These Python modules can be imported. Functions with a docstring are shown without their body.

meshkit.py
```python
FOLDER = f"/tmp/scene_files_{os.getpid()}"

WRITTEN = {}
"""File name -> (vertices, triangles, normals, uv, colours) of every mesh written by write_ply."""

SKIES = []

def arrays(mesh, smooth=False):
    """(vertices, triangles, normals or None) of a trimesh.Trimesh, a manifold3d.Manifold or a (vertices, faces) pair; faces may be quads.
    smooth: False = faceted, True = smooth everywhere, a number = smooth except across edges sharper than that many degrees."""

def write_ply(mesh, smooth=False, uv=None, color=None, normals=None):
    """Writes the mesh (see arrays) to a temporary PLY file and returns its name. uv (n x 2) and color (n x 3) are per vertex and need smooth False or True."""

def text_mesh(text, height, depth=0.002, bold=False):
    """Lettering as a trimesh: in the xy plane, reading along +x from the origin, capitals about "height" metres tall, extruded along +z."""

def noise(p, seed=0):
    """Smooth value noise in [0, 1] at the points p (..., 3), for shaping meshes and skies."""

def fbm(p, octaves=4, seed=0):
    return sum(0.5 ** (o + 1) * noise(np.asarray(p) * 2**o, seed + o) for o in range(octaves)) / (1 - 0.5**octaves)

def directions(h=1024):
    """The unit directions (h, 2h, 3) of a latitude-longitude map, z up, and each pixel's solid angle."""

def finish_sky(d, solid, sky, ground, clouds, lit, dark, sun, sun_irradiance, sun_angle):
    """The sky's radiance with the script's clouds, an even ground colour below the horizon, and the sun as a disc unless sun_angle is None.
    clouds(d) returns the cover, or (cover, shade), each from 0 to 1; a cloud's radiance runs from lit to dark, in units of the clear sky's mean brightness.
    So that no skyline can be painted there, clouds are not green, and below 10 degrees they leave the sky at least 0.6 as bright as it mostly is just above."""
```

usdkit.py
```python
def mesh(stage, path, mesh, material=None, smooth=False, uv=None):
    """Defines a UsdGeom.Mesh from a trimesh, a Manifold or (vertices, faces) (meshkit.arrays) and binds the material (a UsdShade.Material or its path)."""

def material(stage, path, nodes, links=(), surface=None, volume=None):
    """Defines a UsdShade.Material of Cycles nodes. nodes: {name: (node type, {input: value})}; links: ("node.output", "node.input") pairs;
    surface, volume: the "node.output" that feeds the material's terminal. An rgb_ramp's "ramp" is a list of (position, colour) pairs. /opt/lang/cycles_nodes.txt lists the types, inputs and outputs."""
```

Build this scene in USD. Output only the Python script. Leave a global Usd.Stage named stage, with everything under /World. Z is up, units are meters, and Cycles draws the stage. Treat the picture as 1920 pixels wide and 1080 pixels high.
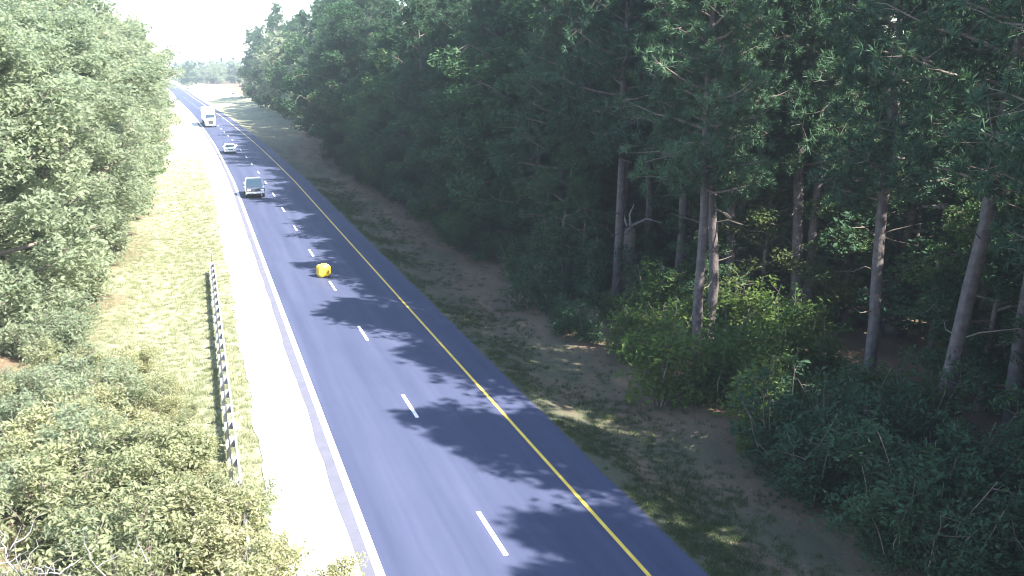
import math, random
import numpy as np, trimesh, manifold3d
from scipy.interpolate import PchipInterpolator
from pxr import Usd, UsdGeom, UsdLux, UsdShade, Gf, Sdf, Vt
import usdkit, meshkit

stage = Usd.Stage.CreateInMemory()
UsdGeom.SetStageUpAxis(stage, UsdGeom.Tokens.z)
UsdGeom.SetStageMetersPerUnit(stage, 1.0)
UsdGeom.Xform.Define(stage, '/World')
UsdGeom.Scope.Define(stage, '/World/Looks')

# ------------------------------------------------------------------ camera, sky, sun, exposure
EXPOSURE = 2.5
SKY_STRENGTH = 0.104
SUN_INTENSITY = 1.25
SUN_EL, SUN_LEFT = math.radians(43.3), math.radians(40)          # shadows fall 40 degrees left of the road's direction
SUN_TO = np.array([math.sin(SUN_LEFT) * math.cos(SUN_EL), -math.cos(SUN_LEFT) * math.cos(SUN_EL), math.sin(SUN_EL)])
HAZE = 0.00028

cam = UsdGeom.Camera.Define(stage, '/World/camera')
cam.CreateHorizontalApertureAttr(36.0)
cam.CreateVerticalApertureAttr(20.25)
cam.CreateFocalLengthAttr(36.0 * 1832 / 1920)
cam.CreateClippingRangeAttr(Gf.Vec2f(0.5, 8000))
cam.CreateExposureAttr(EXPOSURE)
cam.AddTranslateOp().Set(Gf.Vec3d(0, 0, 14.2))
cam.AddRotateXYZOp().Set(Gf.Vec3f(90 - 12.87, 0, -17.81))

sky = UsdLux.DomeLight.Define(stage, '/World/sky')
sky.GetPrim().SetCustomDataByKey('kind', 'structure')
skym = usdkit.material(stage, '/World/Looks/sky_air', {
    't': ('sky_texture', {'sky_type': 'single_scattering', 'sun_disc': False, 'sun_elevation': SUN_EL,
                          'sun_rotation': math.atan2(SUN_TO[0], SUN_TO[1]), 'air_density': 1.0, 'aerosol_density': 1.0}),
    'b': ('background_shader', {'strength': SKY_STRENGTH})}, [('t.color', 'b.color')], surface='b.background')
UsdShade.MaterialBindingAPI.Apply(sky.GetPrim()).Bind(skym)
sun = UsdLux.DistantLight.Define(stage, '/World/sun')
sun.CreateNormalizeAttr(True)
sun.CreateIntensityAttr(SUN_INTENSITY)
sun.CreateAngleAttr(0.5)
sun.CreateColorAttr(Gf.Vec3f(1.0, 0.95, 0.87))
_q = Gf.Rotation(Gf.Vec3d(0, 0, 1), Gf.Vec3d(*map(float, SUN_TO))).GetQuat()
sun.AddOrientOp().Set(Gf.Quatf(_q))

# ------------------------------------------------------------------ helpers
R = np.random.default_rng(137)
_count = {}


def numbered(parent, name):
    k = (parent, name)
    n = _count.get(k, 0)
    _count[k] = n + 1
    return f'{parent}/{name}' if n == 0 else f'{parent}/{name}_{n:03d}'


def tag(p, label=None, cat=None, group=None, kind=None):
    for k, v in (('label', label), ('category', cat), ('group', group), ('kind', kind)):
        if v:
            p.SetCustomDataByKey(k, v)
    return p


def ppath(p):
    return '/World' if p is None else str(p.GetPath())


def obj(name, m, mat, parent=None, smooth=False):
    return usdkit.mesh(stage, numbered(ppath(parent), name), m, mat, smooth=smooth).GetPrim()


def thing(name, label, cat, loc=(0, 0, 0), rz=0.0, scale=None, group=None, tilt=(0, 0)):
    x = UsdGeom.Xform.Define(stage, numbered('/World', name))
    place(x, loc, rz, scale, tilt)
    return tag(x.GetPrim(), label, cat, group)


def place(x, loc, rz=0.0, scale=None, tilt=(0, 0)):
    x.AddTranslateOp().Set(Gf.Vec3d(*map(float, loc)))
    x.AddRotateXYZOp().Set(Gf.Vec3f(float(tilt[0]), float(tilt[1]), float(rz)))
    if scale is not None:
        s = (scale,) * 3 if np.ndim(scale) == 0 else scale
        x.AddScaleOp().Set(Gf.Vec3f(*map(float, s)))


class MB:
    """collects pieces into one mesh"""
    def __init__(self):
        self.v, self.f, self.n = [], [], 0

    def add(self, v, f):
        f = np.asarray(f)
        if f.shape[1] == 4:
            f = np.vstack([f[:, [0, 1, 2]], f[:, [0, 2, 3]]])
        self.v.append(np.asarray(v, float)); self.f.append(f + self.n); self.n += len(v)
        return self

    def tm(self, m):
        v, f, _ = meshkit.arrays(m)
        return self.add(v, f)

    def out(self):
        return np.vstack(self.v), np.vstack(self.f)


def box(c, s, r=0.0):
    if r > 0:
        return rbox(c, s, r)
    b = trimesh.creation.box(extents=s); b.apply_translation(c)
    return b


def rbox(c, s, r):
    c, h = np.array(c, float), np.array(s, float) / 2
    r = min(r, h.min() * .95)
    p = []
    for sx in (-1, 1):
        for sy in (-1, 1):
            for sz in (-1, 1):
                sg = np.array([sx, sy, sz])
                for k in range(3):
                    e = np.full(3, r); e[k] = 0
                    p.append(c + sg * (h - e))
                p.append(c + sg * (h - r * .42))
    return hull(p)


def hull(p):
    m = manifold3d.Manifold.hull_points(np.asarray(p, float)).to_mesh()
    return trimesh.Trimesh(m.vert_properties[:, :3], m.tri_verts, process=False)


def tube(pts, rad, n=8, cap=True):
    pts = np.asarray(pts, float)
    rad = np.broadcast_to(rad, (len(pts),))
    t = np.gradient(pts, axis=0)
    t /= np.linalg.norm(t, axis=1, keepdims=True) + 1e-9
    ref = np.array([0.13, 0.97, 0.2]) if abs(t[0][2]) > .8 else np.array([0.05, 0.1, 1.0])
    a = np.cross(t, ref); a /= np.linalg.norm(a, axis=1, keepdims=True) + 1e-9
    b = np.cross(t, a)
    th = np.arange(n) * 2 * np.pi / n
    v = pts[:, None] + rad[:, None, None] * (np.cos(th)[None, :, None] * a[:, None] + np.sin(th)[None, :, None] * b[:, None])
    v = v.reshape(-1, 3)
    i = np.arange(len(pts) - 1)[:, None] * n
    j = np.arange(n)[None]
    k = (j + 1) % n
    f = np.stack([i + j, i + k, i + n + k, i + n + j], -1).reshape(-1, 4)
    if cap:
        f3 = np.vstack([f[:, [0, 1, 2]], f[:, [0, 2, 3]]])
        e = len(v); v = np.vstack([v, pts[-1:], pts[:1]])
        L = (len(pts) - 1) * n
        c1 = np.stack([L + j[0], L + k[0], np.full(n, e)], 1)
        c0 = np.stack([k[0], j[0], np.full(n, e + 1)], 1)
        return v, np.vstack([f3, c1, c0])
    return v, f


def mat(name, base, rough=.6, var=None, scale=4.0, bump=0.0, bscale=40.0, metallic=0.0, coord='position', extra=None, spec=None, detail=5.0):
    """principled with two-tone noise and optional bump"""
    p = {'roughness': rough, 'metallic': metallic}
    if spec is not None:
        p['specular_ior_level'] = spec
    nodes, links = {'p': ('principled_bsdf', p)}, []
    src = 'g.position' if coord == 'position' else 'tc.object'
    nodes['g' if coord == 'position' else 'tc'] = ('geometry', {}) if coord == 'position' else ('texture_coordinate', {})
    if var is None:
        p['base_color'] = base
    else:
        nodes['n'] = ('noise_texture', {'scale': scale, 'detail': detail, 'roughness': .65})
        nodes['r'] = ('rgb_ramp', {'ramp': [(.3, base), (.7, var)]})
        links += [(src, 'n.vector'), ('n.fac', 'r.fac'), ('r.color', 'p.base_color')]
    if bump:
        nodes['bn'] = ('noise_texture', {'scale': bscale, 'detail': 4.0})
        nodes['bu'] = ('bump', {'strength': bump, 'distance': .03})
        links += [(src, 'bn.vector'), ('bn.fac', 'bu.height'), ('bu.normal', 'p.normal')]
    return usdkit.material(stage, '/World/Looks/' + name, nodes, links, surface='p.BSDF')


def leafmat(name, ramp, trans=.35, rough=.5, objvar=.35, tint=(1.25, 1.3, .7)):
    """leaves: colour varies per leaf and per plant; light shines through"""
    nodes = {
        'g': ('geometry', {}), 'o': ('object_info', {}), 'tc': ('texture_coordinate', {}),
        'n': ('noise_texture', {'scale': .55, 'detail': 2.0}),
        'm1': ('math', {'math_type': 'multiply_add', 'value2': .55, 'value3': 0.0}),
        'm2': ('math', {'math_type': 'multiply_add', 'value2': .45}),
        'm3': ('math', {'math_type': 'multiply_add', 'value2': objvar}),
        'm4': ('math', {'math_type': 'subtract', 'value2': objvar / 2}),
        'r': ('rgb_ramp', {'ramp': ramp}),
        'p': ('principled_bsdf', {'roughness': .62, 'specular_ior_level': .16}),
        'tt': ('mix_color', {'blend_type': 'multiply', 'fac': 1.0, 'b': tint}),
        't': ('translucent_bsdf', {}),
        'mx': ('mix_closure', {'fac': trans})}
    links = [('g.random_per_island', 'm1.value1'), ('tc.object', 'n.vector'), ('n.fac', 'm2.value1'), ('m1.value', 'm2.value3'),
             ('o.random', 'm3.value1'), ('m2.value', 'm3.value3'), ('m3.value', 'm4.value1'), ('m4.value', 'r.fac'),
             ('r.color', 'p.base_color'), ('r.color', 'tt.a'), ('tt.result', 't.color'),
             ('p.BSDF', 'mx.closure1'), ('t.BSDF', 'mx.closure2')]
    return usdkit.material(stage, '/World/Looks/' + name, nodes, links, surface='mx.closure')


# ------------------------------------------------------------------ the road's course
_off = PchipInterpolator([-400, 100, 120, 145, 190, 230, 279, 340, 372, 470, 579, 628, 742, 900, 1200, 2000],
                         [0, 0, 0, -.25, -1.0, -2.1, -3.6, -6, -7.3, -11.4, -15.2, -17.5, -23, -34, -60, -140])
c_ = lambda y: _off(np.asarray(y, float))
X_EDGE, X_DASH, X_YEL = 4.18, 7.94, 11.46
X_ASPH0, X_ASPH1, X_SH0 = 3.72, 13.05, 1.5
YS = np.concatenate([np.arange(-60, 130, 2.0), np.arange(130, 420, 5.0), np.arange(420, 1500, 20.0)])


def strip(x0, x1, z, ys=YS, nx=2, jag0=0.0, jag1=0.0, seed=0):
    ys = np.asarray(ys, float)
    a = x0 + c_(ys); b = x1 + c_(ys)
    if jag0: a = a + jag0 * 2 * (meshkit.fbm(np.stack([ys * .7, ys * 0 + 3.3, ys * 0], -1), 4, seed) - .5)
    if jag1: b = b + jag1 * 2 * (meshkit.fbm(np.stack([ys * .7, ys * 0 + 7.3, ys * 0], -1), 4, seed + 9) - .5)
    t = np.linspace(0, 1, nx)
    X = a[:, None] * (1 - t) + b[:, None] * t
    v = np.stack([X, np.broadcast_to(ys[:, None], X.shape), np.full(X.shape, z)], -1).reshape(-1, 3)
    i = np.arange(len(ys) - 1)[:, None] * nx
    j = np.arange(nx - 1)[None]
    f = np.stack([i + j, i + j + 1, i + nx + j + 1, i + nx + j], -1).reshape(-1, 4)
    return v, f


def slab(x0, x1, y0, y1, z, n=None):
    return strip(x0, x1, z, np.linspace(y0, y1, n or max(2, int((y1 - y0) / 3) + 1)))


# ------------------------------------------------------------------ ground
def ground_height(x, y):
    """x relative to the road's course"""
    p = np.stack([x * .12, y * .12, x * 0], -1)
    n = meshkit.fbm(p, 4, 5) - .5
    s = lambda a, b, t: np.clip((t - a) / (b - a), 0, 1) ** 2 * (3 - 2 * np.clip((t - a) / (b - a), 0, 1))
    h = -.03 - .35 * s(13.1, 15.5, x) * (1 - s(16, 20, x)) + 1.0 * s(19, 30, x)
    h = h - .25 * (1 - s(-2.5, 1.3, x)) * s(-6, -2.5, x) + .5 * (1 - s(-14, -6, x))
    return h + n * (.5 * s(14, 22, x) + .5 * (1 - s(-8, 0, x)) + .0)


gx = np.concatenate([[-2500, -900, -300, -120, -60, -40], np.arange(-30, 1.5, .5), np.arange(1.5, 13.1, 1.45), np.arange(13.1, 34, .5), [38, 46, 60, 80, 120, 300, 900, 2500]])
gy = np.concatenate([[-1500, -400, -120], np.arange(-60, 140, 1.0), np.arange(140, 420, 4.0), np.arange(420, 1000, 20.0), [1100, 1300, 1700, 2500, 4000]])
GX, GY = np.meshgrid(gx, gy)
GZ = ground_height(GX, GY)
gv = np.stack([GX + c_(GY.ravel()).reshape(GY.shape), GY, GZ], -1).reshape(-1, 3)
nxg = len(gx)
ii = np.arange(len(gy) - 1)[:, None] * nxg
jj = np.arange(nxg - 1)[None]
gf = np.stack([ii + jj, ii + jj + 1, ii + nxg + jj + 1, ii + nxg + jj], -1).reshape(-1, 4)
w = meshkit.fbm(np.stack([GX * .35, GY * .22, GX * 0], -1), 4, 21) - .5
w2 = meshkit.fbm(np.stack([GX * .9, GY * .35, GX * 0], -1), 4, 31)
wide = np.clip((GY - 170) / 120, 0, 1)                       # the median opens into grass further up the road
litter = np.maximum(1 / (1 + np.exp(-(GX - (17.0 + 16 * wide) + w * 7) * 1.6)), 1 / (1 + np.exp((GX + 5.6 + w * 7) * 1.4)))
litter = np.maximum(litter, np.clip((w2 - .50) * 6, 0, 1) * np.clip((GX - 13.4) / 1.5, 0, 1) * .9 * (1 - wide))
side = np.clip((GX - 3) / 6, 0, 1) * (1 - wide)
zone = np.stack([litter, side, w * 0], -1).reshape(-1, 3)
M_GROUND = usdkit.material(stage, '/World/Looks/verge_ground', {
    'g': ('geometry', {}), 'a': ('attribute', {'attribute': 'zone'}), 's': ('separate_color', {}),
    'n': ('noise_texture', {'scale': .6, 'detail': 8.0, 'roughness': .7}), 'n2': ('noise_texture', {'scale': 9.0, 'detail': 6.0, 'roughness': .75}),
    'mp': ('mapping', {'scale': (1.0, .3, 1.0)}),
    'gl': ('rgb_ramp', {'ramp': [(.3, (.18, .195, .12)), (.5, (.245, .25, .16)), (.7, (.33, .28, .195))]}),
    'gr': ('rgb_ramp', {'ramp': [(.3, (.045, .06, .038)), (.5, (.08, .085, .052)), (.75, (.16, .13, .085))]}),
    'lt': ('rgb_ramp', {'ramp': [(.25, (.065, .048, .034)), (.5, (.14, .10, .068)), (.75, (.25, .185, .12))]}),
    'av': ('mix_float', {'fac': .5}),
    'm1': ('mix_color', {'blend_type': 'mix'}), 'm2': ('mix_color', {'blend_type': 'mix'}),
    'bu': ('bump', {'strength': .8, 'distance': .08}), 'p': ('principled_bsdf', {'roughness': .9, 'specular_ior_level': .15})},
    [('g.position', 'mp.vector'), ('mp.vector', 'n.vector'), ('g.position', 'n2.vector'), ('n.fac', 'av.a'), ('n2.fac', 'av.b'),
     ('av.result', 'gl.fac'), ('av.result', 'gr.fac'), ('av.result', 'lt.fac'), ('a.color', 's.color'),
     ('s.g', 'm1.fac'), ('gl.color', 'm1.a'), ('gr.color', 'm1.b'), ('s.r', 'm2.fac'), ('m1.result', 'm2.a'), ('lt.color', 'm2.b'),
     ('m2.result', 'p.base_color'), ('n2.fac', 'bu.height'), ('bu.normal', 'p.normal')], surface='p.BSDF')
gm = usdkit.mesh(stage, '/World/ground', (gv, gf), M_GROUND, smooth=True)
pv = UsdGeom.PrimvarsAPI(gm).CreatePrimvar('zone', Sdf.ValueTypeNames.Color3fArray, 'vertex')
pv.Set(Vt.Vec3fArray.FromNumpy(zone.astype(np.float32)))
tag(gm.GetPrim(), 'pale grass verges, leaf litter and forest floor beside the highway', 'ground', kind='structure')


def gz(x, y):
    x, y = np.atleast_1d(np.asarray(x, float)), np.atleast_1d(np.asarray(y, float))
    return ground_height(x - c_(y), y)


# ------------------------------------------------------------------ road
M_ASPH = usdkit.material(stage, '/World/Looks/asphalt', {
    'g': ('geometry', {}), 'mp': ('mapping', {'scale': (1.6, .05, 1.0)}),
    'n': ('noise_texture', {'scale': 1.0, 'detail': 6.0, 'roughness': .6}), 'n2': ('noise_texture', {'scale': 30.0, 'detail': 4.0, 'roughness': .8}),
    'av': ('mix_float', {'fac': .35}),
    'r': ('rgb_ramp', {'ramp': [(.28, (.029, .036, .072)), (.5, (.041, .049, .092)), (.74, (.058, .066, .116))]}),
    'sx': ('separate_xyz', {}), 'k1': ('math', {'math_type': 'multiply', 'value2': 3.49}), 'k2': ('math', {'math_type': 'sine'}), 'k3': ('math', {'math_type': 'multiply_add', 'value2': .035}),
    'nb': ('noise_texture', {'scale': .11, 'detail': 5.0, 'roughness': .7}), 'k4': ('math', {'math_type': 'multiply_add', 'value2': .22}), 'k5': ('math', {'math_type': 'subtract', 'value2': .11}),
    'bu': ('bump', {'strength': .35, 'distance': .01}), 'p': ('principled_bsdf', {'roughness': .78, 'specular_ior_level': .3})},
    [('g.position', 'mp.vector'), ('mp.vector', 'n.vector'), ('g.position', 'n2.vector'), ('n.fac', 'av.a'), ('n2.fac', 'av.b'), ('g.position', 'sx.vector'), ('sx.x', 'k1.value1'), ('k1.value', 'k2.value1'), ('k2.value', 'k3.value1'), ('av.result', 'k3.value3'),
     ('g.position', 'nb.vector'), ('nb.fac', 'k4.value1'), ('k3.value', 'k4.value3'), ('k4.value', 'k5.value1'), ('k5.value', 'r.fac'),
     ('r.color', 'p.base_color'), ('n2.fac', 'bu.height'), ('bu.normal', 'p.normal')], surface='p.BSDF')
M_SHOULDER = mat('pale_shoulder', (.50, .47, .44), .85, (.66, .64, .61), .8, bump=.4, bscale=25, detail=8)
M_EDGE_ASPH = mat('worn_asphalt_edge', (.075, .078, .105), .85, (.10, .10, .13), 1.2, bump=.3, bscale=40, detail=8)
M_WHITE = mat('white_road_paint', (.62, .62, .62), .6, (.82, .82, .81), 3.0, detail=8)
M_YELLOW = mat('yellow_road_paint', (.62, .42, .05), .6, (.80, .58, .08), 2.0, detail=8)

road = UsdGeom.Xform.Define(stage, '/World/road').GetPrim()
tag(road, 'two lane highway carriageway of dark asphalt with painted lines', 'road', kind='structure')
obj('asphalt', strip(X_ASPH0, X_ASPH1, .012, nx=3, jag1=.12, seed=4), M_ASPH, road)
obj('edge_line', strip(X_EDGE - .13, X_EDGE + .13, .017), M_WHITE, road)
obj('asphalt_edge', strip(X_ASPH0 - .05, X_EDGE - .135, .0155, jag0=.12, seed=8), M_EDGE_ASPH, road)
obj('yellow_line', strip(X_YEL - .065, X_YEL + .065, .016), M_YELLOW, road)
y = 25.27 - 12.19 * 2
while y < 480:
    s = tag(obj('lane_dash', slab(X_DASH - .075, X_DASH + .075, y, y + 3.05, .016), M_WHITE, road))
    y += 12.19
shoulder = obj('paved_shoulder', strip(X_SH0, X_ASPH0 + .05, .006, np.arange(-60, 700, 1.0), jag0=.35, seed=2), M_SHOULDER)
tag(shoulder, 'bright pale shoulder strip between grass verge and asphalt', 'shoulder', kind='structure')
far_road = obj('far_carriageway', strip(34, 43, .5, np.arange(380, 900, 10.0)), M_ASPH)
v0 = strip(33, 44, .5, np.arange(380, 900, 10.0))
tag(far_road, 'opposite carriageway seen beyond the bright grass median', 'road', kind='structure')

# ------------------------------------------------------------------ foliage makers
def leaves(cent, rng, size, asp=.5, up=.5, var=.6, quad=True):
    """one folded leaf (two triangles) or a flat one per centre"""
    n = len(cent)
    nrm = rng.normal(size=(n, 3)); nrm /= np.linalg.norm(nrm, axis=1, keepdims=True)
    nrm[:, 2] = np.abs(nrm[:, 2]) + up
    nrm /= np.linalg.norm(nrm, axis=1, keepdims=True)
    t = np.cross(nrm, rng.normal(size=(n, 3))); t /= np.linalg.norm(t, axis=1, keepdims=True) + 1e-9
    b = np.cross(nrm, t)
    s = size * (1 + var * rng.uniform(-1, 1, (n, 1)))
    tip, tail = cent + t * s * .5, cent - t * s * .5
    l = cent + b * s * asp * .5 + nrm * s * .10
    r = cent - b * s * asp * .5 + nrm * s * .10
    v = np.stack([tail, r, tip, l], 1).reshape(-1, 3)
    k = np.arange(n)[:, None] * 4
    f = np.vstack([k + [0, 1, 2], k + [0, 2, 3]])
    return v, f


def ball(rng, n, r, shell=.45):
    d = rng.normal(size=(n, 3)); d /= np.linalg.norm(d, axis=1, keepdims=True)
    return d * (shell + (1 - shell) * rng.uniform(0, 1, (n, 1)) ** .6) * r


def bent(p0, d, length, rng, n=5, wob=.12, lift=.0):
    t = np.linspace(0, 1, n)[:, None]
    d = np.asarray(d, float) / np.linalg.norm(d)
    side = np.cumsum(rng.normal(size=(n, 3)) * wob * length / n, 0); side -= side[:1]
    p = np.asarray(p0) + d * t * length + side
    p[:, 2] += lift * length * t[:, 0] ** 2
    return p


def broadleaf(rng, h, rad, clumps, per, size, low=.12, crad=1.0, limbs=14, shape=1.0):
    """trunk, limbs and leaf clumps: limbs reach into the crown and carry clumps along their outer half"""
    trunk = bent((0, 0, -.3), (rng.normal() * .04, rng.normal() * .04, 1), h * .9, rng, 9, .06)
    tr = np.linspace(h * .014 + .05, .03, 9)
    tr[0] *= 1.5
    T = MB().add(*tube(trunk, tr, 9))
    L = MB(); cents = []
    for k in range(limbs):
        z = low + (0.93 - low) * (k + rng.uniform(0, .9)) / limbs
        zi = z * 8 / 1.0
        p = np.array([np.interp(z * .98, np.linspace(0, 1, 9), trunk[:, i]) for i in range(3)])
        a = k * 2.4 + rng.uniform(-.5, .5)
        prof = math.sin(math.pi * min(1, (z - low * .4) * .9 + .18)) ** .6 * shape
        ln = rad * prof * rng.uniform(.75, 1.15)
        d = np.array([math.cos(a), math.sin(a), rng.uniform(.05, .55)])
        q = bent(p, d, ln, rng, 6, .25, .1)
        L.add(*tube(q, np.linspace(.022 * ln + .02, .012, 6), 5, False))
        m = max(1, int(round(clumps / limbs * (.5 + prof * .6))))
        for c in range(m):
            u = rng.uniform(.35, 1.05)
            cc = np.array([np.interp(min(u, 1), np.linspace(0, 1, 6), q[:, i]) for i in range(3)])
            off = rng.normal(size=3) * np.array([.38, .38, .26]) * ln * .55
            e = cc + off
            L.add(*tube(np.array([cc, (cc + e) / 2 + rng.normal(size=3) * .08, e]), np.array([.025, .016, .008]), 4, False))
            cents.append((e, crad * rng.uniform(.55, 1.15)))
    for c in range(int(clumps * .12)):
        e = trunk[-1] + rng.normal(size=3) * np.array([.5, .5, .45]) * rad * .35
        cents.append((e, crad * rng.uniform(.5, .9)))
    P = [c + ball(rng, int(per * (r / crad) ** 2) + 8, r) * np.array([1, 1, .62]) for c, r in cents]
    return T.out(), L.out(), leaves(np.vstack(P), rng, size)


def needles(cent, axis, rng, per, ln, wd):
    """tufts of thin needles fanning round the twig's axis"""
    n = len(cent)
    d = rng.normal(size=(n, per, 3)) * .75 + axis[:, None] * .8
    d /= np.linalg.norm(d, axis=2, keepdims=True)
    s = np.cross(d, rng.normal(size=(n, per, 3))); s /= np.linalg.norm(s, axis=2, keepdims=True) + 1e-9
    L = ln * rng.uniform(.7, 1.2, (n, per, 1))
    c = cent[:, None]
    v = np.stack([c - s * wd + d * .02, c + s * wd + d * .02, c + d * L], 2).reshape(-1, 3)
    return v, np.arange(n * per * 3).reshape(-1, 3)


def pine(rng, h, bare, rad, nbr, per_br, per, ln=.3, wd=.022, lean=.02):
    trunk = bent((0, 0, -.3), (rng.normal() * lean, rng.normal() * lean, 1), h + .3, rng, 12, .05)
    tr = np.interp(np.linspace(0, 1, 12), [0, .05, .6, 1], [h * .0125 + .06, h * .0105 + .04, h * .007 + .02, .025])
    T = MB().add(*tube(trunk, tr, 10)); L = MB(); C, A = [], []
    for k in range(nbr):
        z = bare + (1 - bare) * ((k + rng.uniform(0, .8)) / nbr)
        p = np.array([np.interp(z, np.linspace(0, 1, 12), trunk[:, i]) for i in range(3)])
        a = k * 2.4 + rng.uniform(-.6, .6)
        u = (z - bare) / (1 - bare)
        ln_b = rad * (1.0 - .72 * u ** 1.4) * (.65 + .35 * min(1, u * 4)) * rng.uniform(.7, 1.15)
        d = np.array([math.cos(a), math.sin(a), -.05 + .55 * u + rng.uniform(-.1, .15)])
        q = bent(p, d, ln_b, rng, 6, .16, .14)
        L.add(*tube(q, np.linspace(.018 * ln_b + .02, .012, 6), 5, False))
        for c in range(per_br):
            t = rng.uniform(.25, 1.0)
            cc = np.array([np.interp(t, np.linspace(0, 1, 6), q[:, i]) for i in range(3)])
            e = cc + rng.normal(size=3) * np.array([.34, .34, .24]) * (.35 + .3 * ln_b)
            L.add(*tube(np.array([cc, e]), np.array([.014, .008]), 3, False))
            for g in range(3):
                C.append(e + rng.normal(size=3) * .16); A.append((e - cc) / (np.linalg.norm(e - cc) + 1e-6) + np.array([0, 0, .5]))
    for k in range(9):                                        # dead stubs on the bare bole
        z = rng.uniform(.15, bare + .1); a = rng.uniform(0, 6.28)
        p = np.array([np.interp(z, np.linspace(0, 1, 12), trunk[:, i]) for i in range(3)])
        q = bent(p, (math.cos(a), math.sin(a), rng.uniform(-.3, .3)), rng.uniform(.5, 2.2), rng, 4, .3)
        L.add(*tube(q, np.linspace(.035, .01, 4), 4, False))
    return T.out(), L.out(), needles(np.array(C), np.array(A), rng, per, ln, wd)


def shrub(rng, h, rad, clumps, per, size, crad=.45, asp=.45, stems=9):
    S = MB(); P = []
    for k in range(stems):
        a = rng.uniform(0, 6.28); tilt = rng.uniform(.1, .75)
        d = np.array([math.cos(a) * tilt * rad / h * 1.3, math.sin(a) * tilt * rad / h * 1.3, 1])
        q = bent((math.cos(a) * .1, math.sin(a) * .1, -.15), d, h * rng.uniform(.7, 1.05), rng, 6, .2)
        S.add(*tube(q, np.linspace(.03, .008, 6), 5, False))
        for c in range(max(1, clumps // stems)):
            t = rng.uniform(.15, 1.0)
            cc = np.array([np.interp(t, np.linspace(0, 1, 6), q[:, i]) for i in range(3)])
            e = cc + rng.normal(size=3) * np.array([.35, .35, .2]) * rad * .6
            e[2] = max(e[2], .12)
            S.add(*tube(np.array([cc, e]), np.array([.012, .006]), 3, False))
            r = crad * rng.uniform(.6, 1.2)
            P.append(e + ball(rng, int(per * (r / crad) ** 2) + 5, r, .2) * np.array([1, 1, .75]))
    return S.out(), leaves(np.vstack(P), rng, size, asp)


def dead_branches(rng, h, n, spread):
    B = MB()
    for k in range(n):
        a = rng.uniform(0, 6.28); t = rng.uniform(.2, 1.0) * spread
        q = bent((0, 0, -.1), (math.cos(a) * t, math.sin(a) * t, 1), h * rng.uniform(.6, 1.1), rng, 7, .35)
        B.add(*tube(q, np.linspace(.06, .012, 7), 6, False))
        for j in range(4):
            i = rng.integers(2, 7)
            q2 = bent(q[i], rng.normal(size=3) + np.array([0, 0, .4]), h * rng.uniform(.2, .45), rng, 5, .4)
            B.add(*tube(q2, np.linspace(.024, .006, 5), 4, False))
    return B.out()


M_BARK = mat('grey_brown_bark', (.06, .048, .042), .9, (.17, .14, .12), 5.0, bump=.9, bscale=14, coord='object', detail=8)
M_PBARK = mat('pine_bark', (.034, .028, .028), .9, (.095, .078, .076), 4.0, bump=1.0, bscale=10, coord='object', detail=8)
M_TWIG = mat('twig_bark', (.07, .055, .045), .9, (.15, .12, .10), 6.0, coord='object')
M_DEAD = mat('weathered_dead_wood', (.15, .14, .145), .85, (.27, .25, .25), 5.0, bump=.5, bscale=20, coord='object')
M_OLDLIMB = mat('dull_old_limb', (.10, .085, .08), .9, (.20, .18, .17), 6.0, coord='object')
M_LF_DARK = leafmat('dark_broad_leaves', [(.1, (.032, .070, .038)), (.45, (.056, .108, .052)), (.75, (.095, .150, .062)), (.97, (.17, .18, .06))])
M_LF_MID = leafmat('mid_green_leaves', [(.1, (.05, .095, .045)), (.5, (.09, .145, .06)), (.8, (.14, .18, .07)), (.98, (.24, .17, .06))])
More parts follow.
